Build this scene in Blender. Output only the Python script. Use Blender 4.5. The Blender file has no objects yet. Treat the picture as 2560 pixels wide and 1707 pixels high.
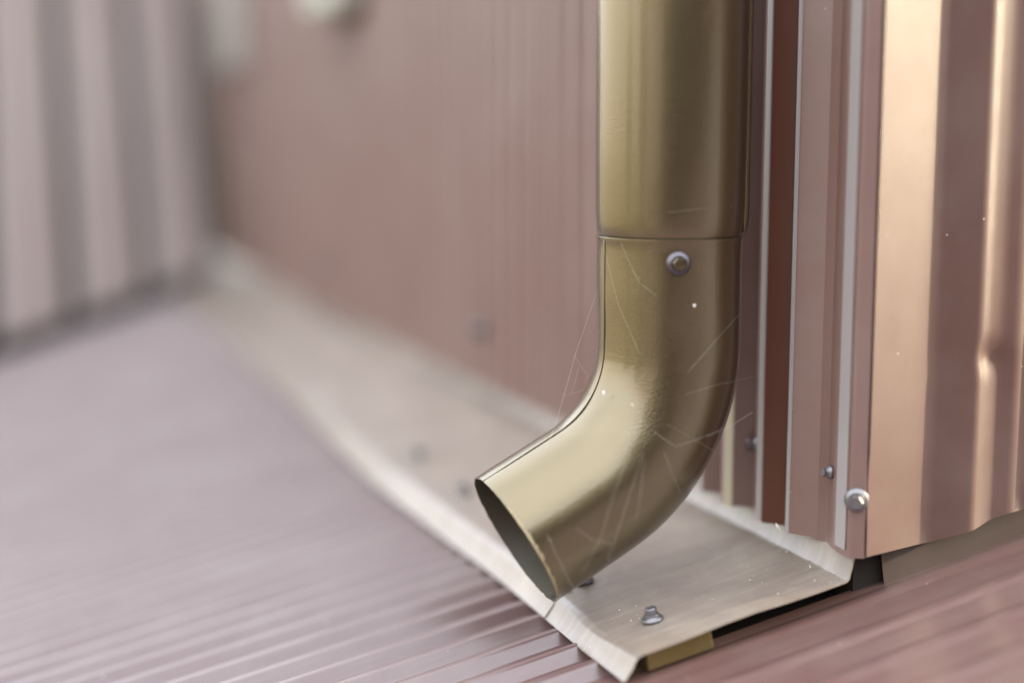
import bpy, bmesh, math, random
from mathutils import Vector, Matrix, noise
R_ = math.radians
random.seed(7)
scene = bpy.context.scene
COL = scene.collection

# ------------------------------------------------------------------ camera
PITCH = 7.901
cam_d = bpy.data.cameras.new('camera')
cam = bpy.data.objects.new('camera', cam_d); COL.objects.link(cam)
cam.location = (0, 0, 0); cam.rotation_euler = (R_(90 - PITCH), 0, 0)
cam_d.sensor_width = 36; cam_d.lens = 50.0
cam_d.clip_start = 0.02; cam_d.clip_end = 2000
cam_d.dof.use_dof = True; cam_d.dof.focus_distance = 0.848; cam_d.dof.aperture_fstop = 1.2
cam_d.dof.aperture_blades = 9
scene.camera = cam

# ------------------------------------------------------------------ light
SUN_AZ, SUN_EL = 84.0, 19.0
world = bpy.data.worlds.new('World'); scene.world = world; world.use_nodes = True
nt = world.node_tree; nt.nodes.clear()
wo = nt.nodes.new('ShaderNodeOutputWorld'); wb = nt.nodes.new('ShaderNodeBackground')
sk = nt.nodes.new('ShaderNodeTexSky'); sk.sky_type = 'NISHITA'; sk.sun_disc = False
sk.sun_elevation = R_(SUN_EL); sk.sun_rotation = R_(SUN_AZ)
sk.air_density = 1.0; sk.dust_density = 4.0; sk.ozone_density = 1.0
wb.inputs[1].default_value = 0.15
# thin bright veil of cloud over the whole sky
wc = nt.nodes.new('ShaderNodeTexCoord'); wm = nt.nodes.new('ShaderNodeMapping'); wm.inputs['Scale'].default_value = (1, 1, 2.6)
wn = nt.nodes.new('ShaderNodeTexNoise'); wn.inputs['Scale'].default_value = 1.6; wn.inputs['Detail'].default_value = 7; wn.inputs['Roughness'].default_value = .55
wr = nt.nodes.new('ShaderNodeValToRGB'); wr.color_ramp.elements[0].position = .25; wr.color_ramp.elements[1].position = .6
wr.color_ramp.elements[0].color = (.55, .55, .55, 1); wr.color_ramp.elements[1].color = (.95, .95, .95, 1)
wx = nt.nodes.new('ShaderNodeMix'); wx.data_type = 'RGBA'; 
# hazy warm white low down, bluer white higher up
ws = nt.nodes.new('ShaderNodeSeparateXYZ'); nt.links.new(wc.outputs['Generated'], ws.inputs[0])
wg = nt.nodes.new('ShaderNodeValToRGB'); nt.links.new(ws.outputs[2], wg.inputs[0])
wg.color_ramp.elements[0].position = .05; wg.color_ramp.elements[0].color = (.63, .59, .52, 1)
wg.color_ramp.elements[1].position = .42; wg.color_ramp.elements[1].color = (.80, .85, .93, 1)
wk = nt.nodes.new('ShaderNodeVectorMath'); wk.operation = 'SCALE'; wk.inputs[3].default_value = 10.4
nt.links.new(wg.outputs[0], wk.inputs[0]); nt.links.new(wk.outputs[0], wx.inputs[7])
nt.links.new(wc.outputs['Generated'], wm.inputs[0]); nt.links.new(wm.outputs[0], wn.inputs[0]); nt.links.new(wn.outputs[0], wr.inputs[0])
nt.links.new(wr.outputs[0], wx.inputs[0]); nt.links.new(sk.outputs[0], wx.inputs[6]); nt.links.new(wx.outputs[2], wb.inputs[0]); nt.links.new(wb.outputs[0], wo.inputs[0])
sd = bpy.data.lights.new('sun', 'SUN'); sd.energy = 2.1; sd.angle = R_(0.53); sd.color = (1.0, .88, .60)
sun = bpy.data.objects.new('sun', sd); COL.objects.link(sun)
sv = Vector((math.sin(R_(SUN_AZ)) * math.cos(R_(SUN_EL)), math.cos(R_(SUN_AZ)) * math.cos(R_(SUN_EL)), math.sin(R_(SUN_EL))))
sun.rotation_euler = sv.to_track_quat('Z', 'Y').to_euler(); sun.location = sv * 30
vs = scene.view_settings
vs.view_transform = 'Standard'; vs.look = 'None'; vs.exposure = 1.6; vs.gamma = 1.0; vs.use_curve_mapping = False
scene.cycles.use_denoising = True
scene.cycles.max_bounces = 8

# ------------------------------------------------------------------ frames
FPX = 3556.0
sp, cp = math.sin(R_(PITCH)), math.cos(R_(PITCH))
def at(x, y, d):
    """a point of the place: d metres in front of the camera's first standpoint"""
    u, v = (x - 1280) / FPX, (853.5 - y) / FPX
    return Vector((u, cp + v * sp, -sp + v * cp)) * d
A = Vector((-.33909, .94075, 0)); A.normalize()      # along the left wall, away
B = Vector((A.y, -A.x, 0))                           # into the building / along the right wall
Z = Vector((0, 0, 1))
C0 = Vector((.196, .7952, 0))                        # foot of the building corner
def W(a, b, z): return C0 + A * a + B * b + Z * z
TAN = .2125
Rd = (B + Z * TAN).normalized()                      # up the roof slope
Nr = A.cross(Rd); Nr = Nr if Nr.z > 0 else -Nr
P0 = Vector((.196, .7931, -.2501))
def S(a, r, h=0.0): return P0 + A * a + Rd * r + Nr * h   # on the lean-to roof slope

# ------------------------------------------------------------------ helpers
def tag(o, label=None, cat=None, group=None, kind=None):
    if label: o['label'] = label
    if cat: o['category'] = cat
    if group: o['group'] = group
    if kind: o['kind'] = kind
    return o
def empty(name, loc, label, cat, group=None):
    o = bpy.data.objects.new(name, None); COL.objects.link(o); o.location = loc
    o.empty_display_size = .05
    tag(o, label, cat, group); return o
def link(name, me, mat, parent=None):
    o = bpy.data.objects.new(name, me); COL.objects.link(o)
    if mat and not me.materials: me.materials.append(mat)
    if parent is not None:
        o.parent = parent
        w = parent.location.copy() if parent.type == 'EMPTY' else Vector((0, 0, 0))
        o.matrix_parent_inverse = Matrix.Translation(-w)
    return o
def mesh(name, verts, faces, mat, parent=None, smooth=None):
    me = bpy.data.meshes.new(name)
    me.from_pydata([tuple(v) for v in verts], [], faces); me.update()
    bm = bmesh.new(); bm.from_mesh(me); bmesh.ops.recalc_face_normals(bm, faces=bm.faces)
    if smooth is not None:
        for f in bm.faces: f.smooth = True
        for e in bm.edges:
            if len(e.link_faces) == 2 and e.calc_face_angle(0) > R_(smooth): e.smooth = False
    bm.to_mesh(me); bm.free()
    return link(name, me, mat, parent)
def grid(name, rows, mat, parent=None, smooth=30, thick=None, flip=False, close=False):
    """rows: list of equal-length point lists -> sheet, optional thickness"""
    n = len(rows[0]); v = [p for r in rows for p in r]; f = []
    for i in range(len(rows) - 1):
        for j in range(n - 1 + (1 if close else 0)):
            k = (j + 1) % n
            q = (i * n + j, i * n + k, (i + 1) * n + k, (i + 1) * n + j)
            f.append(q[::-1] if flip else q)
    me = bpy.data.meshes.new(name); me.from_pydata([tuple(p) for p in v], [], f); me.update()
    if smooth is not None:
        bm = bmesh.new(); bm.from_mesh(me)
        for g in bm.faces: g.smooth = True
        for e in bm.edges:
            if len(e.link_faces) == 1 or e.calc_face_angle(0) > R_(smooth): e.smooth = False
        bm.to_mesh(me); bm.free()
    o = link(name, me, mat, parent)
    if thick:
        m = o.modifiers.new('thickness', 'SOLIDIFY'); m.thickness = thick; m.offset = -1
    return o
def box(name, c, sx, sy, sz, mat, parent=None, ax=None, bev=0):
    X, Y, Zz = ax or (Vector((1, 0, 0)), Vector((0, 1, 0)), Z)
    v = [c + X * (sx / 2 * i) + Y * (sy / 2 * j) + Zz * (sz / 2 * k) for i in (-1, 1) for j in (-1, 1) for k in (-1, 1)]
    f = [(0, 1, 3, 2), (4, 6, 7, 5), (0, 4, 5, 1), (2, 3, 7, 6), (0, 2, 6, 4), (1, 5, 7, 3)]
    o = mesh(name, v, f, mat, parent)
    if bev:
        m = o.modifiers.new('bevel', 'BEVEL'); m.width = bev; m.segments = 3
    return o
def fillet(pts, r, n=3):
    """round the corners of an open 2-D polyline"""
    out = [pts[0]]
    for i in range(1, len(pts) - 1):
        p0, p1, p2 = (Vector(q) for q in (pts[i - 1], pts[i], pts[i + 1]))
        d0, d1 = p0 - p1, p2 - p1
        t = min(r, d0.length * .42, d1.length * .42)
        s, e = p1 + d0.normalized() * t, p1 + d1.normalized() * t
        out.append(tuple(s + d0.normalized() * min(t * .25, d0.length * .06)))     # keeps the flats flat when shaded smooth
        for k in range(n + 1):
            u = k / n
            out.append(tuple(s * (1 - u) ** 2 + p1 * 2 * u * (1 - u) + e * u * u))
        out.append(tuple(e + d1.normalized() * min(t * .25, d1.length * .06)))
    out.append(pts[-1]); return out

# ------------------------------------------------------------------ materials
def nodes(name):
    m = bpy.data.materials.new(name); m.use_nodes = True
    n = m.node_tree.nodes; return m, n, m.node_tree.links, n['Principled BSDF']
def tex(n, l, co, scale, detail=3, stretch=None, rough=.5):
    t = n.new('ShaderNodeTexNoise'); t.inputs['Scale'].default_value = scale; t.inputs['Detail'].default_value = detail
    t.inputs['Roughness'].default_value = rough
    if stretch:
        mp = n.new('ShaderNodeMapping'); mp.inputs['Scale'].default_value = stretch
        l.new(co, mp.inputs[0]); l.new(mp.outputs[0], t.inputs[0])
    else: l.new(co, t.inputs[0])
    return t.outputs[0]
def ramp(n, l, src, a, b, c0=(0, 0, 0, 1), c1=(1, 1, 1, 1)):
    r = n.new('ShaderNodeValToRGB'); r.color_ramp.elements[0].position = a; r.color_ramp.elements[1].position = b
    r.color_ramp.elements[0].color = c0; r.color_ramp.elements[1].color = c1
    l.new(src, r.inputs[0]); return r.outputs[0]
def mix(n, l, fac, a, b):
    m = n.new('ShaderNodeMix'); m.data_type = 'RGBA'
    if isinstance(fac, float): m.inputs[0].default_value = fac
    else: l.new(fac, m.inputs[0])
    for i, s in ((6, a), (7, b)):
        if isinstance(s, tuple): m.inputs[i].default_value = (*s[:3], 1)
        else: l.new(s, m.inputs[i])
    return m.outputs[2]
def painted(name, base, rough=.3, metallic=0.0, dust=(.4, .35, .3), dust_amt=.25, peel=0.0, peel_scale=1300, wave=0.0, wave_scale=12,
            wave_st=(1, 1, 1), flecks=.0, spec=.5, coat=0.0, crough=.2, cior=1.6, streak=0, upright=False, rvar=.08, dust_scale=9, ior=1.5):
    m, n, l, b = nodes(name)
    tc = n.new('ShaderNodeTexCoord'); co = tc.outputs['Object']
    col = mix(n, l, ramp(n, l, tex(n, l, co, dust_scale, 6, rough=.65), .42, .75), base, tuple(base[i] * (1 - dust_amt) + dust[i] * dust_amt for i in range(3)))
    if streak:
        m1 = n.new('ShaderNodeMapping'); m1.inputs['Rotation'].default_value = (0, 0, R_(-19.8)); l.new(co, m1.inputs[0])
        m2 = n.new('ShaderNodeMapping'); m2.inputs['Scale'].default_value = (1.6, 26, 4) if not upright else (30, 30, .8); l.new(m1.outputs[0], m2.inputs[0])
        sn = n.new('ShaderNodeTexNoise'); sn.inputs['Scale'].default_value = 6; sn.inputs['Detail'].default_value = 7; sn.inputs['Roughness'].default_value = .7
        l.new(m2.outputs[0], sn.inputs[0]); sf = ramp(n, l, sn.outputs[0], .46, .74, (0, 0, 0, 1), (streak, streak, streak, 1))
        col = mix(n, l, sf, col, dust)
        sn2 = ramp(n, l, tex(n, l, co, 140, 6, rough=.75), .52, .80, (0, 0, 0, 1), (streak, streak, streak, 1))
        col = mix(n, l, sn2, col, tuple(c * .45 for c in dust))
    if flecks:
        vo = n.new('ShaderNodeTexVoronoi'); vo.inputs['Scale'].default_value = 95; l.new(co, vo.inputs['Vector'])
        sel = ramp(n, l, vo.outputs['Distance'], .03, .06 , (1, 1, 1, 1), (0, 0, 0, 1))
        sep = n.new('ShaderNodeSeparateColor'); l.new(vo.outputs['Color'], sep.inputs[0])
        gt = n.new('ShaderNodeMath'); gt.operation = 'LESS_THAN'; gt.inputs[1].default_value = flecks; l.new(sep.outputs[0], gt.inputs[0])
        mu = n.new('ShaderNodeMath'); mu.operation = 'MULTIPLY'; l.new(gt.outputs[0], mu.inputs[0]); l.new(sel, mu.inputs[1])
        col = mix(n, l, mu.outputs[0], col, (.62, .58, .5))
    l.new(col, b.inputs['Base Color'])
    rr = n.new('ShaderNodeMapRange'); rr.inputs[3].default_value = rough - rvar; rr.inputs[4].default_value = rough + rvar
    l.new(tex(n, l, co, 30, 5, rough=.6), rr.inputs[0]); l.new(rr.outputs[0], b.inputs['Roughness'])
    b.inputs['Metallic'].default_value = metallic; b.inputs['Specular IOR Level'].default_value = spec
    b.inputs['IOR'].default_value = ior
    if coat: b.inputs['Coat Weight'].default_value = coat; b.inputs['Coat Roughness'].default_value = crough; b.inputs['Coat IOR'].default_value = cior
    last = None
    for st, scl, stt, dist in ((wave, wave_scale, wave_st, .01), (peel, peel_scale, None, .0004)):
        if st:
            bp = n.new('ShaderNodeBump'); bp.inputs['Strength'].default_value = st; bp.inputs['Distance'].default_value = dist
            l.new(tex(n, l, co, scl, 2, stt), bp.inputs['Height'])
            if last: l.new(last, bp.inputs['Normal'])
            last = bp.outputs[0]
    if last: l.new(last, b.inputs['Normal'])
    return m
BROWN = (.115, .042, .027)
M_wall_r = painted('sunny_side_brown_sheet', (.105, .046, .032), .50, dust_amt=.12, coat=.3, crough=.47, wave=.04, wave_scale=5, flecks=.07, spec=.5, peel=.03)  # darker copy of the left wall's sheet, colour retuned for its sunlit face
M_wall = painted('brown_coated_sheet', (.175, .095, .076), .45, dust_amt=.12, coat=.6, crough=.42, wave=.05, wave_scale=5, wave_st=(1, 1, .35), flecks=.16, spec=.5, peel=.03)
M_red_brown = painted('red_brown_strip', (.105, .034, .018), .45, dust_amt=.03, flecks=.1, spec=.35, peel=.05)
M_roof = painted('brown_roof_sheet', (.125, .062, .056), .40, streak=.12, dust_amt=.14, coat=.75, crough=.25, wave=.02, wave_scale=4, flecks=.3, spec=.7)
M_flash = painted('dusty_flashing_sheet', streak=.42, base=(.215, .168, .135), rough=.34, coat=.5, crough=.3, dust=(.44, .38, .30), dust_amt=.45, wave=.06, wave_scale=9, flecks=.35, spec=.7, dust_scale=22)
M_bronze = painted('bronze_metallic_paint', (.180, .140, .076), .25, metallic=.96, coat=.6, crough=.15, cior=1.6, dust_amt=.0, peel=.5, peel_scale=1150, wave=.0, wave_scale=9,
                   wave_st=(1, 1, .2), flecks=.05, rvar=.03)
M_inner = painted('primed_inside_of_pipe', (.085, .072, .05), .5, metallic=.1, dust_amt=.3, dust=(.2, .18, .13))
M_grey = painted('grey_strip', (.32, .285, .275), .4, dust_amt=.15, coat=.3, wave=.02)
M_cream = painted('cream_strip', (.46, .40, .27), .45, dust_amt=.1, coat=.2)
M_grit = painted('pale_grit', (.5, .45, .36), .8, dust_amt=.4, dust_scale=300)
M_worn = painted('bare_scuffed_edge', (.42, .34, .2), .5, metallic=.6, dust_amt=.5, dust=(.16, .12, .06), dust_scale=700, peel=1, peel_scale=1500)
M_steel = painted('zinc_screw', (.13, .115, .125), .34, metallic=1, dust_amt=.3, dust=(.3, .28, .27), peel=.1)
M_dsteel = painted('weathered_screw', (.2, .19, .2), .38, metallic=.8, dust_amt=.4)
M_rubber = painted('rubber_washer', (.03, .03, .03), .6, dust_amt=.2)
M_foam = painted('yellow_foam', (.075, .045, .008), .9, dust_amt=.06, peel=.8, peel_scale=600, rvar=.02)
M_dark = painted('near_black', (.016, .011, .008), .9, dust_amt=.05)  # near black, standing for shade in the gaps; the posts share it
M_slate = painted('grey_brown_far_roof', (.46, .385, .36), .33, dust_amt=.3, coat=.6, crough=.3, wave=.08, wave_scale=3, spec=.7)
M_pale = painted('pale_plastic', (.52, .53, .45), .45, dust_amt=.2)
M_silk = painted('spider_silk', (.6, .58, .53), .4, dust_amt=0)
M_dirt = painted('pale_dirt', (.75, .7, .6), .7, dust_amt=.2)
M_render = painted('pale_render', (.74, .70, .60), .85, dust_amt=.2, spec=.3)
M_tile = painted('clay_tile', (.2, .08, .05), .8, dust_amt=.2)
M_glass = painted('window_glass', (.03, .035, .04), .08, dust_amt=0, rvar=.02)
M_white = painted('white_frame', (.75, .74, .7), .5, dust_amt=.1)
M_ground = painted('dry_grass_yard', (.26, .21, .12), .95, dust=(.4, .33, .22), dust_amt=.6, dust_scale=.5, spec=.2)
M_bark = painted('bark', (.09, .065, .045), .9, dust_amt=.2)
M_board = painted('dark_timber', (.05, .035, .022), .8, dust_amt=.15)
M_umber = painted('shade_brown_sheet', (.05, .028, .02), .6, dust_amt=.1)
M_plate = painted('grey_beige_plate', (.30, .27, .23), .5, dust_amt=.2)
M_leaf = painted('leaf_green', (.06, .09, .03), .6, dust_amt=.2)

# ------------------------------------------------------------------ ground
GZ = -3.1
g = mesh('ground', [Vector((x, y, GZ)) for x, y in ((-600, -600), (600, -600), (600, 600), (-600, 600))], [(0, 1, 2, 3)], M_ground)
tag(g, kind='structure')

# ------------------------------------------------------------------ the clad building
PIT0 = .0395
bld = empty('metal_clad_building', W(0, 0, -.2353), 'brown building clad in ribbed metal sheets, its corner right of the downspout', 'building')
ZT = 2.1
ZB = -.2353
# left face: ribbed profile, near points first
near = [(.0, .0), (.0150, .0028), (.0211, .0022), (.0333, .0062), (.0389, .0036), (.0563, -.0079), (.0620, -.0070), (.0766, .0016), (.0800, .0010),
        (.0870, -.0092), (.0929, -.0096), (.1173, .0030), (.1190, .0022), (.1257, -.0091), (.1325, -.0115), (.1457, -.0060), (.1517, .0012)]
near = [(.0, .0), (.0155, .0028), (.0211, .0022), (.0333, .0062), (.0389, .0036), (.0563, -.0079), (.0598, -.0078),
        (.0766, .0016), (.0875, -.0090), (.0929, -.0096), (.1173, .0027), (.1259, -.0091), (.1325, -.0115)]
def sheet_left(pts, lap=0.0, name='cladding_sheet', jag=.0006):
    rows = []
    pf = fillet(pts, .0009, 2)
    zs = [ZB, ZB + .004, 0, .4, .9, 1.5, ZT]
    for k, z in enumerate(zs):
        row = []
        for a, b in pf:
            zz = z + (noise.noise(Vector((a * 60, b * 90, 3.1))) * jag * 2 if k == 0 else 0)
            bow = .0022 * math.sin(a * 9 + z * 5) if a > .2 else 0
            row.append(W(a, b + lap + bow, zz))
        rows.append(row)
    return grid(name, rows, M_wall, bld, smooth=28, thick=.0006)
sheet_left([(0.0155, .0028)] + near[2:-1] + [(.1325, -.0115), (.1365, -.0112), (.158, .0016)])
PIT = .0395
def period(a0):
    return [(a0, .0010), (a0 + .0098, -.0092), (a0 + .0158, -.0096), (a0 + .0378, .0010)]
a0 = .158; sheet = []
n_per = 24
for s in range(4):
    pts = []
    for k in range(n_per): pts += period(a0 + k * PIT)
    pts.append((a0 + n_per * PIT, .0010))
    sheet_left(pts, lap=-.0008 * (s % 2) + (.0004))
    a0 += n_per * PIT
# narrow strip of darker, redder brown on the camera side of one rib
rows = [[W(a, b, z) for a, b in [(.0868, -.0094), (.0862, -.0089), (.0772, -.0003), (.0764, .0004)]] for z in (ZB - .0012, 0, .5, ZT)]
grid('rib_strip', rows, M_red_brown, bld, smooth=28, thick=.0005)
# narrow pale strips laid on the rib crests and the corner
def pale_strip(pts, mat, z0=ZB - .0006, off=.0007):
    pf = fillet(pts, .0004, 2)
    return grid('pale_strip', [[W(a, b - off, z) for a, b in pf] for z in (z0, z0 + .01, 0, .6, ZT)], mat, bld, smooth=28, thick=.0004)
pale_strip([(.0936, -.0094), (.0929, -.0097), (.0880, -.0093), (.0874, -.0090)], M_grey)
pale_strip([(.1332, -.0112), (.1325, -.0115), (.1262, -.0094), (.1256, -.0088)], M_cream)
pale_strip([(.0606, -.0076), (.0598, -.0079), (.0566, -.0080), (.0560, -.0077)], M_grey)
for k in (0, 1, 3): pale_strip([(.158 + k * PIT0 + .0158, -.0094), (.158 + k * PIT0 + .0098, -.0092)], M_cream if k == 1 else M_grey)
# corner trim: lap strip on the left wall and the strip with the screw
rows = []
prof = fillet([(.0405, .0030), (.0333, .0052), (.0211, .0012), (.0160, .0006), (.0150, -.0004), (-.0003, -.0012), (-.0042, .0066), (.0015, .0130)], .0009, 3)
for k, z in enumerate([ZB - .0008, ZB + .004, -.1, .1, .6, 1.3, ZT]):
    rows.append([W(a, b - .0012, z + (.0006 * noise.noise(Vector((a * 80, 1, 2))) if k == 0 else 0)) for a, b in prof])
grid('corner_trim', rows, M_wall, bld, smooth=28, thick=.0006)
pale_strip([(.0148, -.0005), (.0034, -.0011)], M_grey, ZB + .003, .0018)
# right face: wide ribs; bottom edge cut along the roof slope
rp = [(-.0046, .0062), (.0142, .0624), (.0032, .0841), (.0067, .0937), (.0077, .1025), (.0053, .1141), (.0095, .1254), (.0003, .1435)]
q = rp[-1]; b_ = q[1]
while b_ < 3.0:
    for da, db in ((.0150, .052), (-.0110, .0217), (.0035, .0096), (.0010, .0088), (-.0024, .0116), (.0042, .0113), (-.0092, .0181)):
        q = (q[0] + da - .00007, q[1] + db); rp.append(q)
    b_ = q[1]
BK = [(-.1, -.2351), (.007, -.2349), (.0624, -.2368), (.0841, -.2286), (.0937, -.2274), (.1025, -.2250), (.1141, -.2210), (.1254, -.2203), (.1435, -.2109)]
def bot(b):
    for (x0, y0), (x1, y1) in zip(BK, BK[1:]):
        if b <= x1: return y0 + (y1 - y0) * (b - x0) / (x1 - x0)
    return -.2109 + TAN * (b - .1435)
def right_sheet(pts, off):
    prof = fillet(pts, .0035, 4); rows = []
    zs = [0, .004, .015, .03, .045, .06, .075, .085, .09, .095, .1, .105, .11, .115, .12, .13, .14, .2, .3, .6, 1.2, 2.3]
    for k, z in enumerate(zs):
        row = []
        for a, b in prof:
            zb = bot(b) + .0013 * noise.noise(Vector((b * 30, 5, 1)))
            d = 0
            zz = zb + z
            # dents: a press mark beside the screw and a buckle on the second rib
            d += .0035 * math.exp(-((b - .016) / .010) ** 2 - ((zz + .197) / .014) ** 2)
            d += .0026 * math.exp(-((b - .093) / .009) ** 2 - ((zz + .124) / .008) ** 2) + .0016 * math.exp(-((b - .104) / .010) ** 2) * (.5 - .5 * math.tanh((zz + .124) / .003))
            row.append(W(a - off + d, b, zz))
        rows.append(row)
    return grid('cladding_sheet', rows, M_wall_r, bld, smooth=28, thick=.0006, flip=True)
def densify(pts, m=.004):
    out = [pts[0]]
    for p, q in zip(pts, pts[1:]):
        L = math.dist(p, q); k = max(1, int(L / m)) if q[1] < .16 else 1
        for i in range(1, k + 1): out.append((p[0] + (q[0] - p[0]) * i / k, p[1] + (q[1] - p[1]) * i / k))
    return out
half = 36
right_sheet(rp[:half], 0); right_sheet(rp[half - 1:], .0008)
# near-black core blocks stray light; its colour stands for shade in the corner gap
v = [W(a, b, z) for a, b, z in ((.022, .016, -.30), (6, .016, -.30), (6, 4, -.30), (.022, 4, -.30))] + \
    [W(a, b, z) for a, b, z in ((.022, .016, ZT - .01), (6, .016, ZT - .01), (6, 4, ZT - .01), (.022, 4, ZT - .01))]
mesh('wall_core', v, [(0, 1, 2, 3), (4, 5, 6, 7), (0, 1, 5, 4), (1, 2, 6, 5), (2, 3, 7, 6), (3, 0, 4, 7)], M_dark, bld)
# eaves cap
v = [W(a, b, z) for z in (ZT, ZT + .05) for a, b in ((-.03, -.03), (6, -.03), (6, 4), (-.03, 4))]
mesh('eaves_cap', v, [(0, 1, 2, 3), (4, 5, 6, 7), (0, 1, 5, 4), (1, 2, 6, 5), (2, 3, 7, 6), (3, 0, 4, 7)], M_wall, bld)
# recessed base trim below the right face, its shade put into the dark brown
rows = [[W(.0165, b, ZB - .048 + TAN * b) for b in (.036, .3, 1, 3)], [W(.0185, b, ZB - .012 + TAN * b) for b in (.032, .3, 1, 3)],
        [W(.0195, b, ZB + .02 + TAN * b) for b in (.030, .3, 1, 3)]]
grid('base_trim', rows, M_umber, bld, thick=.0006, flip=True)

def lathe_pts(prof, seg, c, X, Y, N):
    return [[c + (X * math.cos(2 * math.pi * j / seg) + Y * math.sin(2 * math.pi * j / seg)) * r + N * h for j in range(seg)] for r, h in prof]
def screw(c, N, parent, washer=.0072, head=.0038, hh=.0042, mat=None, rubber=True, name='screw', topmat=None, rot=.3):
    N = N.normalized(); X = N.orthogonal().normalized(); Y = N.cross(X)
    mat = mat or M_steel
    w = washer
    prof = [(w, 0), (w, .0005), (w * .93, .0012), (w * .75, .0022), (w * .62, .0026), (head * 1.18, .0027), (head * 1.12, .0033), (0.0001, .0033)]
    o = grid(name, lathe_pts(prof, 40, c + N * (.0009 if rubber else 0), X, Y, N), mat, parent, smooth=40, close=True)
    X2 = X * math.cos(rot) + Y * math.sin(rot); Y2 = N.cross(X2)
    pr = [(head, .0030), (head, .0030 + hh * .8), (head * .86, .0030 + hh), (head * .80, .0030 + hh), (head * .74, .0030 + hh * .88), (.0001, .0030 + hh * .88)]
    grid('hex_head', lathe_pts(pr, 6, c + N * (.0009 if rubber else 0), X2, Y2, N), topmat or mat, o, smooth=20, close=True)
    if rubber:
        grid('rubber_washer', lathe_pts([(w * .9, -.0004), (w * .97, .0004), (w * .9, .0012)], 32, c, X, Y, N), M_rubber, o, smooth=60, close=True)
    return o
screw(W(-.0012, .0008, -.2014), (-B * .55 - A * .84), bld, .0070, .0040, .005, mat=M_dsteel)
screw(W(.0260, .0012, -.1913), (-B * .9 + A * .1), bld, .0042, .0026, .002, mat=M_dsteel)
screw(W(.108, .000, -.1914), (-B * .7 + A * .5), bld, .0065, .0036, .0045)
screw(W(.012, -.0002, .110), (-B * .8 - A * .4), bld, .0080, .0042, .005)
for a, z in ((.6387, -.180), (1.35, -.18), (2.1, -.18)):
    screw(W(a, -.011, z), -B, bld, .0085, .0045, .006, mat=M_dsteel)

# ------------------------------------------------------------------ lean-to roof of ribbed sheets
roof = empty('ribbed_metal_roof', S(0, -.1, -.013), 'low sloping purplish brown ribbed metal roof running under the downspout', 'roof')
RP = .0285; CR = .0125; H = -.0128
def roof_sheet(a_lo, n, r_lo, r_hi, name='roof_sheet', lift=0.0, nr=9, RP=RP, dp=.0078):
    pts = []
    for k in range(n):
        c = a_lo + RP / 2 + k * RP
        pts += [(c - RP / 2, H - dp), (c - .0075, H - dp), (c - .0022, H), (c + .0022, H), (c + .0075, H - dp)]
    pts.append((a_lo + n * RP, H - dp))
    pf = fillet(pts, .0009, 2); rows = []
    for i in range(nr):
        r = r_lo + (r_hi - r_lo) * i / (nr - 1)
        rows.append([S(a, r, h + lift + .0012 * noise.noise(Vector((a * 2.2, r * 1.3, 0)))) for a, h in pf])
    return grid(name, rows, M_roof, roof, smooth=30, thick=.0005)
A1 = CR + RP / 2
N = 40
for s in range(3): roof_sheet(A1 + s * N * RP, N, -2.7, -.118, lift=.0006 * (s % 2), nr=24)
RN, NN = .036, 32                      # sheets in front of the corner: a flatter profile
for s in range(3): roof_sheet(A1 - (s + 1) * NN * RN, NN, -2.7, 3.2, lift=-.0048 + .0006 * ((s + 1) % 2), nr=40, RP=RN, dp=.0012)
# fascia and posts that carry the eaves of the roof
for a in (-3.2, -1, 1.2, 3.2):
    p = S(a, -2.62, -.05); box('post', Vector((p.x, p.y, (p.z + GZ) / 2)), .1, .1, p.z - GZ, M_dark, roof)
p = S(0, -2.64, -.09); box('fascia', p, 7.0, .03, .14, M_roof, roof, ax=(A, Rd, Nr))
# near-black block added as the shade in the open gap under the flashing
box('gap_block', S(1.7, -.02, -.035), 3.38, .14, .018, M_dark, roof, ax=(A, Rd, Nr))

# ------------------------------------------------------------------ apron flashing
fl = empty('apron_flashing', S(0, -.07, 0), 'dusty pale apron flashing folded along the foot of the ribbed wall', 'flashing')
def fl_row(r_h, n=120, a1=3.1, a_s=.0033):
    out = []
    for i in range(n + 1):
        t = (i / n) ** 1.6; out.append((a_s + (a1 - a_s) * t))
    return out
As = fl_row(0)
def sag(a, r):
    s = noise.noise(Vector((a * 9, r * 16, 0))) * .0016 + noise.noise(Vector((a * 3, r * 5, 7))) * .0018 * min(1, a * 4)
    s -= .0022 * math.exp(-((a - .085 - r * .15) / .028) ** 2)
    s += .0035 * math.exp(-(a / .03) ** 2) * math.exp(-((r + .07) / .03) ** 2) * .4
    return s
rows = []
us = [0, .002, .006, .02, .04, .06, .08, .095, .108, .118, .126, .132]
wid = lambda a: 1 + .09 * math.exp(-((a - .55) / .35) ** 2)
up = [[(W(a, .007, ZB + .012)) for a in As], [(W(a, .003, ZB - .004)) for a in As]]
plate = []
for u in us:
    plate.append([S(a, -u * wid(a) * (1 + .01 * noise.noise(Vector((a * 7, 0, 0)))), sag(a, -u) * min(1, u * 30)) for a in As])
for k, (u, h) in enumerate(((.1355, -.0006), (.1380, -.0030), (.1400, -.0060), (.1455, -.0112), (.1466, -.0120))):
    plate.append([S(a, -u * wid(a) * (1 + .01 * noise.noise(Vector((a * 7, 0, 0)))), h + sag(a, -.132) * (1 - k * .22) + (.0003 * noise.noise(Vector((a * 30, 1, 0))) if k > 2 else 0)) for a in As])
grid('apron_plate', up + [[S(a, .0, .001) for a in As]] + plate[1:], M_flash, fl, smooth=35, thick=.0009)
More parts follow.
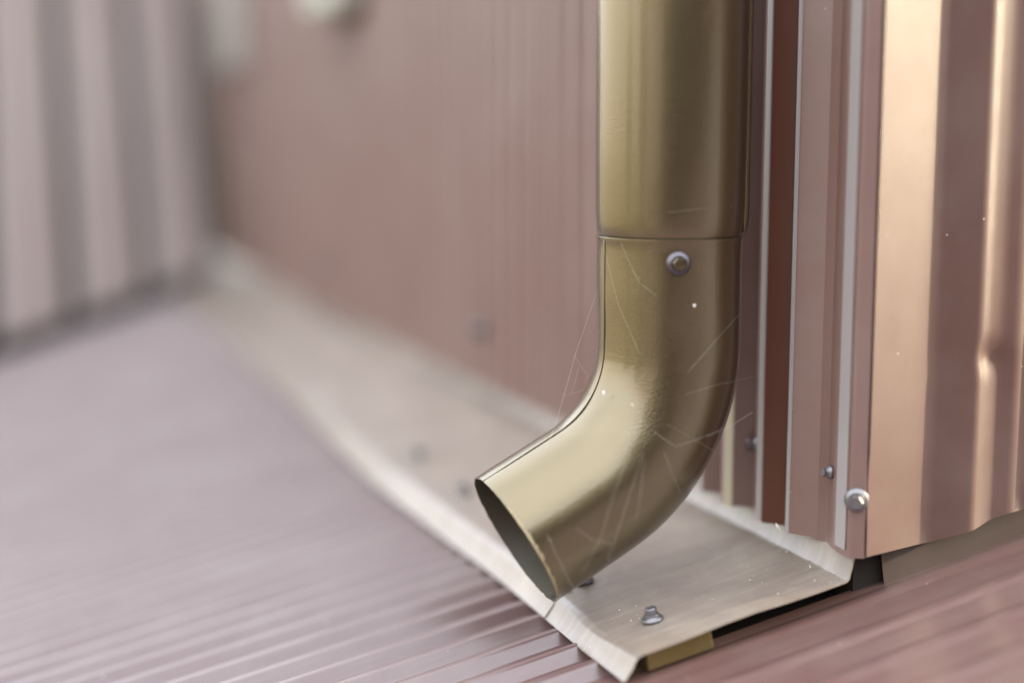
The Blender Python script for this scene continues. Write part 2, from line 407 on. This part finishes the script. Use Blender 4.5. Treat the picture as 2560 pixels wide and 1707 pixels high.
# second length lapped over the first, its cut edge showing as a small ripple
rows = []
i0 = [i for i, a in enumerate(As) if a > .118]
Al = [.118 + .0016 * k for k in range(3)] + [As[i] for i in i0 if As[i] > .125]
for u, h in ((.126, 0), (.132, .0), (.1355, -.0006), (.1380, -.0030), (.1400, -.0060), (.1455, -.0106), (.1469, -.0116)):
    rows.append([S(a, -u * wid(a) * (1 + .01 * noise.noise(Vector((a * 7, 0, 0)))) , h + sag(a, -.132) + .0012) for k, a in enumerate(Al)])
grid('lap_strip', rows, M_flash, fl, smooth=35, thick=.0008)
for a, r in ((.042, -.109), (.124, -.118)):
    screw(S(a, r, sag(a, r) + .0004), Nr, fl, .0066, .0038, .0044, mat=M_dsteel, rot=.5)
for a, r in ((.368, -.119), (.505, -.117)):
    screw(S(a, r, sag(a, r) + .0004), Nr, fl, .0065, .0040, .0045, mat=M_dsteel)
# foam closure under the corner of the flashing
fo = []
c = S(.019, -.108, -.0095)
o = box('foam_closure', c, .014, .042, .0125, M_foam, None, ax=(A, Rd, Nr), bev=.001)
tag(o, 'yellow foam closure block squeezed under the front corner of the flashing', 'foam block')

gv, gf = [], []
rnd = random.Random(3)
for i in range(190):
    if i < 90: a = rnd.random() ** 1.5 * .35 + .006; r = -rnd.random() * .13 - .002
    elif i < 150: a = rnd.random() ** 1.5 * .4 + .006; r = -abs(rnd.gauss(0, .004)) - .001
    else: a = rnd.random() * .25 + .03; r = -.12 + rnd.gauss(0, .006)
    s_ = .00018 + .0007 * rnd.random() ** 3; c = S(a, r, sag(a, r) * min(1, -r * 30) + .0012); n0 = len(gv)
    e = [A, Rd, Nr]
    gv += [c + e[k] * (sg * s_ * (.6 + .8 * rnd.random())) for k in range(3) for sg in (-1, 1)]
    gf += [tuple(n0 + j for j in q) for q in ((0, 2, 4), (2, 1, 4), (1, 3, 4), (3, 0, 4), (2, 0, 5), (1, 2, 5), (3, 1, 5), (0, 3, 5))]
tag(mesh('grit', gv, gf, M_grit), 'pale grit scattered over the flashing below the spout', 'grit', kind='stuff')

# ------------------------------------------------------------------ downspout
K = .965
AX = Vector((.0948, .8566, 0))
PR = .0436
ds = empty('downspout', AX + Z * -.28, 'bronze metallic downspout ending in an open elbow above the roof', 'downspout')
D = -B
def ring(c, T, r, seg=128, wob=None):
    X = A; Y = T.cross(X).normalized()       # X: along the wall, Y: across
    return [c + (X * math.cos(2 * math.pi * j / seg) + Y * math.sin(2 * math.pi * j / seg)) * (r if wob is None else wob(j, r)) for j in range(seg)]
def path():
    z1, Rb, th, L = -.1247 * K, .103 * K, R_(61.2), .056 * K
    out = []
    for k in range(10): out.append((AX + Z * (-.0565 * K + (z1 + .0565 * K) * k / 9), -Z))
    for k in range(1, 41):
        t = th * k / 40
        out.append((AX + Z * z1 + D * (Rb * (1 - math.cos(t))) - Z * (Rb * math.sin(t)), (-Z * math.cos(t) + D * math.sin(t))))
    c, T = out[-1]
    for k in range(1, 9): out.append((c + T * (L * k / 8), T))
    return out
PT = path()
def rim(k): return 1 + (.004 if k == 0 else 0)
rows = []
for k, (c, T) in enumerate(PT):
    e = (len(PT) - 1 - k)
    rows.append(ring(c, T, PR * (1.004 if k == 0 else 1.0) * (1 + (.002 if 9 <= k <= 12 else 0))))
# slightly ragged cut at the mouth
for k in range(2, len(rows)):
    c, T = PT[k]
    rows[k] = [p + (p - c).normalized() * (.00045 * noise.noise(p * 22) + .0002 * noise.noise(p * 60)) for p in rows[k]]
c, T = PT[-1]
rows[-1] = [p + T * (.0005 * noise.noise(p * 260)) for p in rows[-1]]
top = rows[0]; c0 = AX + Z * -.0565 * K
flare = lambda k, z: [c0 + Z * z + (p - c0) * k for p in top]
rows = [flare(1.001, .0002), flare(1.011, -.0001), flare(1.012, -.0008), flare(1.002, -.0022)] + rows[1:]
elbow = grid('elbow', rows, M_bronze, ds, smooth=50, close=True)
lip = [[p + (c - p).normalized() * .0009 for p in rows[-1]]]
inner = [ring(c2, T2, PR - .0009) for c2, T2 in PT]
inner[-1] = lip[0]
grid('elbow_lining', inner, M_inner, ds, smooth=50, close=True, flip=True)
grid('mouth_edge', [rows[-1], lip[0]], M_bronze, ds, smooth=50, close=True)
grid('collar_rim', [rows[0], inner[0]], M_inner, ds, smooth=50, close=True)
# paint worn off along the lower camera side of the mouth
cc, TT = PT[-1]; Yv = TT.cross(A).normalized(); wr_ = []
ang0 = math.atan2((Vector((0, -1, 0))).dot(Yv), (Vector((0, -1, 0))).dot(A))
outer, innr = [], []
for k in range(260):
    t = ang0 + R_(-62) + R_(100) * k / 259
    d = A * math.cos(t) + Yv * math.sin(t)
    w = .0006 + .0022 * max(0, math.sin(math.pi * k / 259)) * (.6 + .9 * noise.noise(Vector((k * .045, 2, 1))) + .35 * noise.noise(Vector((k * .21, 2, 4)))) + .0007 * abs(noise.noise(Vector((k * .5, 7, 1))))
    outer.append(cc + d * (PR + .0001)); innr.append(cc - TT * w + d * (PR + .00018 + .0002 * noise.noise(Vector((k * .5, 1, 5)))))
grid('worn_rim', [outer, innr], M_worn, ds, smooth=60)
# seams of the elbow: a folded strip on the inside of the bend, a bead inside below
def seam(name, ang, r0, w, h, mat, k0, k1, parent):
    rr = []
    for k in range(k0, k1):
        c, T = PT[k]; X = A; Y = T.cross(X).normalized(); row = []
        for da, dr in ((-w, -.0002), (-w * .8, h), (-w * .3, h * 1.05), (w * .3, h), (w * .8, h * .9), (w, -.0002)):
            t = ang + da / PR
            row.append(c + (X * math.cos(t) + Y * math.sin(t)) * (r0 + dr))
        rr.append(row)
    return grid(name, rr, mat, parent, smooth=60)
# angle at which Y points to the inside of the bend
def inside_angle():
    c, T = PT[-1]; Y = T.cross(A).normalized()
    return math.pi / 2 if Y.dot(Z) > 0 else -math.pi / 2
IA = inside_angle(); sgn = 1 if IA > 0 else -1
seam('seam', IA + sgn * R_(3), PR, .0013, .0005, M_bronze, 0, len(PT), elbow)
seam('inner_bead', -IA + sgn * R_(-8), PR - .0030, .0016, -.0010, M_inner, 30, len(PT), elbow)
# straight pipe pushed into the collar
rows = []
zs = [(-.0585, -.0022), (-.0565, -.0009), (-.054, .0000), (-.048, .0005), (-.04, .0009), (.0, .0012), (.1, .0012), (.3, .0012), (.8, .0012), (1.4, .0012), (2.05, .0012)]
for z, dr in zs: rows.append(ring(AX + Z * z * K, -Z, PR + dr))
pipe = grid('pipe', rows, M_bronze, ds, smooth=50, close=True, flip=True)
# folded seam of the pipe on its right side, tapering at the foot
t0 = math.atan2(0, 1)
rr = []
dirv = Vector((math.sin(R_(99)), math.cos(R_(99)), 0)); side = Vector((dirv.y, -dirv.x, 0))
for z, s in ((-.0555, .05), (-.053, .45), (-.050, .75), (-.046, .92), (-.040, 1), (.0, 1), (.4, 1), (2.05, 1)):
    row = []
    for w_, h_ in ((-.0045, -.0006), (-.0040, .0010), (-.0015, .0021), (.0015, .0023), (.0030, .0014), (.0036, -.0006)):
        row.append(AX + Z * z * K + dirv * (PR + .0011 + (h_ * s if h_ > 0 else h_)) + side * (w_))
    rr.append(row)
grid('seam', rr, M_bronze, pipe, smooth=60)
rv = Vector((math.sin(R_(179.3)), math.cos(R_(179.3)), 0))
screw(AX + rv * (PR - .0005) + Z * -.0678, rv + Z * .02, ds, .0072, .0039, .0036, topmat=M_bronze, rubber=True, rot=.15)
# wall strap higher up that carries the pipe
rows = [[AX + Z * z + Vector((math.cos(t), math.sin(t), 0)) * (PR + .0022) for t in [2 * math.pi * k / 64 for k in range(64)]] for z in (1.20, 1.225)]
grid('strap', rows, M_bronze, ds, smooth=50, close=True, thick=.001)

# ------------------------------------------------------------------ cobweb and dirt
def thread(pts, r, parent, name='thread', sub=6):
    P = []
    for i in range(len(pts) - 1):
        a, b = pts[i], pts[i + 1]
        for k in range(sub):
            t = k / sub; P.append(a.lerp(b, t) - Z * (.0012 * math.sin(math.pi * t) * (a - b).length * 6))
    P.append(pts[-1]); rows = []
    for i, p in enumerate(P):
        d = (P[min(i + 1, len(P) - 1)] - P[max(i - 1, 0)]).normalized(); X = d.orthogonal().normalized(); Y = d.cross(X)
        rows.append([p + (X * math.cos(q) + Y * math.sin(q)) * r for q in (0, 2.09, 4.19)])
    return grid(name, rows, M_silk, parent, smooth=180, close=True)
web = empty('cobweb', at(1600, 1000, .84), 'torn cobweb threads stretched over the bend of the bronze downspout', 'cobweb')
F = .838
T_ = [[(1490, 735, .885), (1437, 890, .87), (1395, 1040, .86), (1366, 1120, .86)], [(1437, 890, .87), (1470, 942, .87)], [(1402, 984, .865), (1412, 989, .865), (1458, 974, .865)],
      [(1448, 915, .868), (1430, 982, .865)],
      [(1510, 620, .857), (1545, 760, .850), (1600, 885, .842)], [(1553, 608, .848), (1575, 660, .845), (1597, 705, .842), (1640, 738, .838)],
      [(1632, 1078, .834), (1690, 1116, .832), (1810, 1072, .843), (1882, 1030, .862)],
      [(1608, 1130, .815), (1560, 1280, .812), (1525, 1385, .812), (1500, 1490, .815)], [(1368, 1335, .815), (1408, 1420, .818), (1452, 1505, .825)],
      [(1670, 531, .836), (1750, 522, .838), (1848, 510, .862)], [(1720, 930, .836), (1790, 850, .840), (1848, 785, .862)],
      [(1715, 985, .834), (1790, 962, .838), (1905, 935, .872)], [(1610, 1150, .812), (1603, 1230, .808), (1590, 1300, .812)],
      [(1668, 1060, .828), (1740, 1100, .836), (1800, 1135, .85)], [(1660, 1130, .822), (1700, 1230, .835)], [(1440, 1320, .806), (1475, 1345, .806), (1530, 1360, .81)],
      [(1575, 1130, .812), (1535, 1230, .806), (1500, 1350, .806), (1455, 1430, .808)]]
for i, t in enumerate(T_): thread([at(p[0], p[1], p[2] * K) for p in t], .000032 if i not in (0, 5, 6) else .00005, web)
def fleck(x, y, d, s, label):
    P = at(x, y, d * K); v = []; f = []
    n = 8; rd = [s * (.6 + .5 * random.random()) for _ in range(n)]
    up = Vector((0, sp, cp)); rt = Vector((1, 0, 0)); tow = -Vector((0, cp, -sp))
    v = [P + (rt * math.cos(6.283 * k / n) * rd[k] + up * math.sin(6.283 * k / n) * rd[k] * 1.3) for k in range(n)] + [P + tow * s * .5]
    f = [(k, (k + 1) % n, n) for k in range(n)] + [tuple(range(n))[::-1]]
    o = mesh('dirt_fleck', v, f, M_dirt); tag(o, label, 'fleck', 'pale flecks stuck to the downspout'); return o
fleck(1733, 134, .8435, .0009, 'pale dirt fleck highest on the upper pipe of the downspout')
fleck(1726, 529, .8415, .0012, 'round white fleck on the pipe just above the collar seam')
fleck(1736, 764, .8415, .0009, 'tiny white fleck on the elbow below the screw')
fleck(1510, 982, .8640, .0014, 'white star shaped fleck on the bright inside of the bend')
fleck(1581, 1011, .8300, .0006, 'tiny white speck on the bend right of the white star shaped fleck')
o = mesh('seed', [at(1946 + dx, 1318 + dy, .868 - dz) for dx, dy, dz in ((-7, -12, 0), (-2, -8, 0), (6, 4, 0), (8, 12, 0), (0, 6, 0), (-6, -2, 0), (1, 1, .0012))],
         [(0, 1, 6), (1, 2, 6), (2, 3, 6), (3, 4, 6), (4, 5, 6), (5, 0, 6), (5, 4, 3, 2, 1, 0)], M_dirt)
tag(o, 'pale seed hanging in a thread below the cladding edge', 'seed')

# ------------------------------------------------------------------ steep roof beyond
st = empty('steep_metal_roof', S(1.9, -.5, 0), 'steep grey brown roof with wide flat panels behind the ribbed roof', 'roof')
dS = Vector((-.16055, .4595, .8735)).normalized()
def onroof(x, y):
    n = Nr; r = at(x, y, 1); q = P0 + Nr * (-.010); return r * (q.dot(n) / r.dot(n))
e0, e1 = onroof(545, 706), onroof(0, 900)
eb = (e1 - e0).normalized(); Ns = eb.cross(dS).normalized()
if Ns.y > 0: Ns = -Ns
def ES(s, t, h=0): return e0 + eb * s + dS * t + Ns * h
def s_of(x, y):
    r = at(x, y, 1); n = Ns; P = r * (e0.dot(n) / r.dot(n)); d = P - e0
    M = Matrix(((eb.x, dS.x, Ns.x), (eb.y, dS.y, Ns.y), (eb.z, dS.z, Ns.z))).inverted() @ d
    return M.x, M.y
s1 = s_of(372, 640)[0]; s2 = s_of(186, 690)[0]
pw = (s2 + 0) / 2
print('steep', e0, e1, s1, s2, s_of(545, 640))
k = 0; s = -.0
T0 = .035
edges = [0.0, s1, s2] + [s2 + (s2 - s1) * i for i in range(1, 3)]
for i in range(len(edges) - 1):
    lo, hi = edges[i] + .021, edges[i + 1] - .021
    prof = fillet([(lo + .002, -.022), (lo + .006, 0), (hi - .006, 0), (hi - .002, -.022)], .004, 3)
    grid('roof_panel', [[ES(s, t, h) for s, h in prof] for t in (T0, .3, .55, .78)], M_slate, st, smooth=30, thick=.001)
rows = [[ES(s, t, -.045) for s in (-.02, .735)] for t in (-.02, .79)]
grid('underlay', rows, M_dark, st)  # near black paints the shade into the gaps between panels
v = [ES(s, t, h) for s, t, h in ((-.02, .78, 0), (.735, .78, 0), (.735, .78, -.9), (-.02, .78, -.9), (-.02, -.02, -.033), (.735, -.02, -.033))]
mesh('roof_body', v, [(0, 1, 2, 3), (0, 3, 4), (1, 5, 2), (2, 5, 4, 3)], M_slate, st)

# ------------------------------------------------------------------ pale cover on the long wall
vc = W(1.17, -.035, .245)
v_ = empty('vent_cover', vc, 'pale rounded vent cover high on the ribbed wall, far out of focus', 'vent cover')
box('cover_body', vc, .17, .05, .17, M_pale, v_, ax=(A, B, Z), bev=.02)
for k in range(4):
    box('louvre', vc - B * .028 + Z * (-.05 + .032 * k), .11, .008, .010, M_pale, v_, ax=(A, (B - Z * .5).normalized(), Z), bev=.002)

pl = box('cover_plate', W(2.12, -.018, .42), .34, .01, .56, M_plate, None, ax=(A, B, Z), bev=.002)
tag(pl, 'plain grey beige cover plate fixed at the far end of the ribbed wall', 'cover plate')

# ------------------------------------------------------------------ unseen buildings and trees added for the metal to reflect
def added_house(az, dist, w, d, h, rh, mat, label, face_az):
    c = Vector((math.sin(R_(az)) * dist, math.cos(R_(az)) * dist, GZ))
    t = empty('added_house', c, label, 'added_house')
    N_ = Vector((math.sin(R_(face_az)), math.cos(R_(face_az)), 0)); X = Vector((N_.y, -N_.x, 0))
    q = lambda x, y, z: c + X * x + N_ * y + Z * z
    v = [q(x, y, z) for z in (0, h) for x, y in ((-w / 2, -d / 2), (w / 2, -d / 2), (w / 2, d / 2), (-w / 2, d / 2))] + [q(-w / 2, 0, h + rh), q(w / 2, 0, h + rh)]
    mesh('wall', v, [(0, 1, 5, 4), (1, 2, 6, 9, 5), (2, 3, 7, 6), (3, 0, 4, 8, 7), (4, 5, 9, 8), (6, 7, 8, 9)], mat, t)
    for s in (-1, 1):
        e = Vector(q(0, s * (d / 2 + .4), h - .25)) - Vector(q(0, 0, h + rh)); L = e.length
        box('roof', (q(0, s * (d / 2 + .4), h - .25) + q(0, 0, h + rh)) / 2 + Z * .12, w + .8, L, .12, M_tile, t, ax=(X, e.normalized(), X.cross(e.normalized())))
    for k in range(4):
        x = -w / 2 + w * (k + .5) / 4
        f_ = box('window', q(x, d / 2 + .01, 1.6), 1.3, .1, 1.4, M_white, t, ax=(X, N_, Z))
        box('pane', q(x, d / 2 + .05, 1.6), 1.1, .05, 1.2, M_glass, f_, ax=(X, N_, Z))
    return t
added_house(210, 17, 7.0, 8, 5.6, 2.4, M_render, 'unseen pale rendered building with a clay tile roof, added for the pipe to reflect', 34)  # added behind the camera to put the bright band in the pipe's reflection
def added_tree(az, dist, h, label):  # unseen foliage, added to grey part of the pipe's reflection
    c = Vector((math.sin(R_(az)) * dist, math.cos(R_(az)) * dist, GZ)); t = empty('added_tree', c, label, 'added_tree')
    rows = [[c + Z * z + Vector((math.cos(k * .785), math.sin(k * .785), 0)) * r for k in range(8)] for z, r in ((0, .25), (h * .35, .17), (h * .8, .05))]
    grid('trunk', rows, M_bark, t, close=True)
    v = []; f = []
    for i in range(2600):
        d = Vector((random.gauss(0, 1), random.gauss(0, 1), random.gauss(0, 1))).normalized() * (random.random() ** .4)
        p = c + Z * h * .68 + Vector((d.x * h * .3, d.y * h * .3, d.z * h * .36)) * (1 + .25 * noise.noise(d * 2))
        X = Vector((random.random() - .5, random.random() - .5, random.random() - .5)).normalized() * .16; Y = X.orthogonal()
        n0 = len(v); v += [p - X, p + Y * .5, p + X, p - Y * .5]; f.append((n0, n0 + 1, n0 + 2, n0 + 3))
    me = bpy.data.meshes.new('crown'); me.from_pydata([tuple(p) for p in v], [], f); link('crown', me, M_leaf, t)
c = Vector((math.sin(R_(152)) * 10, math.cos(R_(152)) * 10, GZ))
bn = empty('added_barn', c, 'unseen tall dark timber building, added to darken the reflection in the pipe', 'added_barn')  # out of view, added to darken the right half of the pipe
N_ = Vector((math.sin(R_(332)), math.cos(R_(332)), 0)); X = Vector((N_.y, -N_.x, 0))
for k in range(56):
    box('board', c + X * (-7.7 + .28 * k) + N_ * (3 + .012 * (k % 2)) + Z * 3.2, .272, .03, 6.4, M_board, bn, ax=(X, N_, Z))
q = lambda x, y, z: c + X * x + N_ * y + Z * z
v = [q(x, y, z) for z in (0, 6.4) for x, y in ((-7.8, -3), (7.8, -3), (7.8, 2.97), (-7.8, 2.97))] + [q(-7.8, 0, 8), q(7.8, 0, 8)]
mesh('wall', v, [(0, 1, 5, 4), (1, 2, 6, 9, 5), (2, 3, 7, 6), (3, 0, 4, 8, 7), (4, 5, 9, 8), (6, 7, 8, 9)], M_board, bn)
added_tree(231, 15, 6.0, 'unseen loose green foliage left of the pale building, added for the pipe to reflect')
added_tree(255, 17, 4.8, 'unseen smallest foliage at the far left, added for the pipe to reflect')
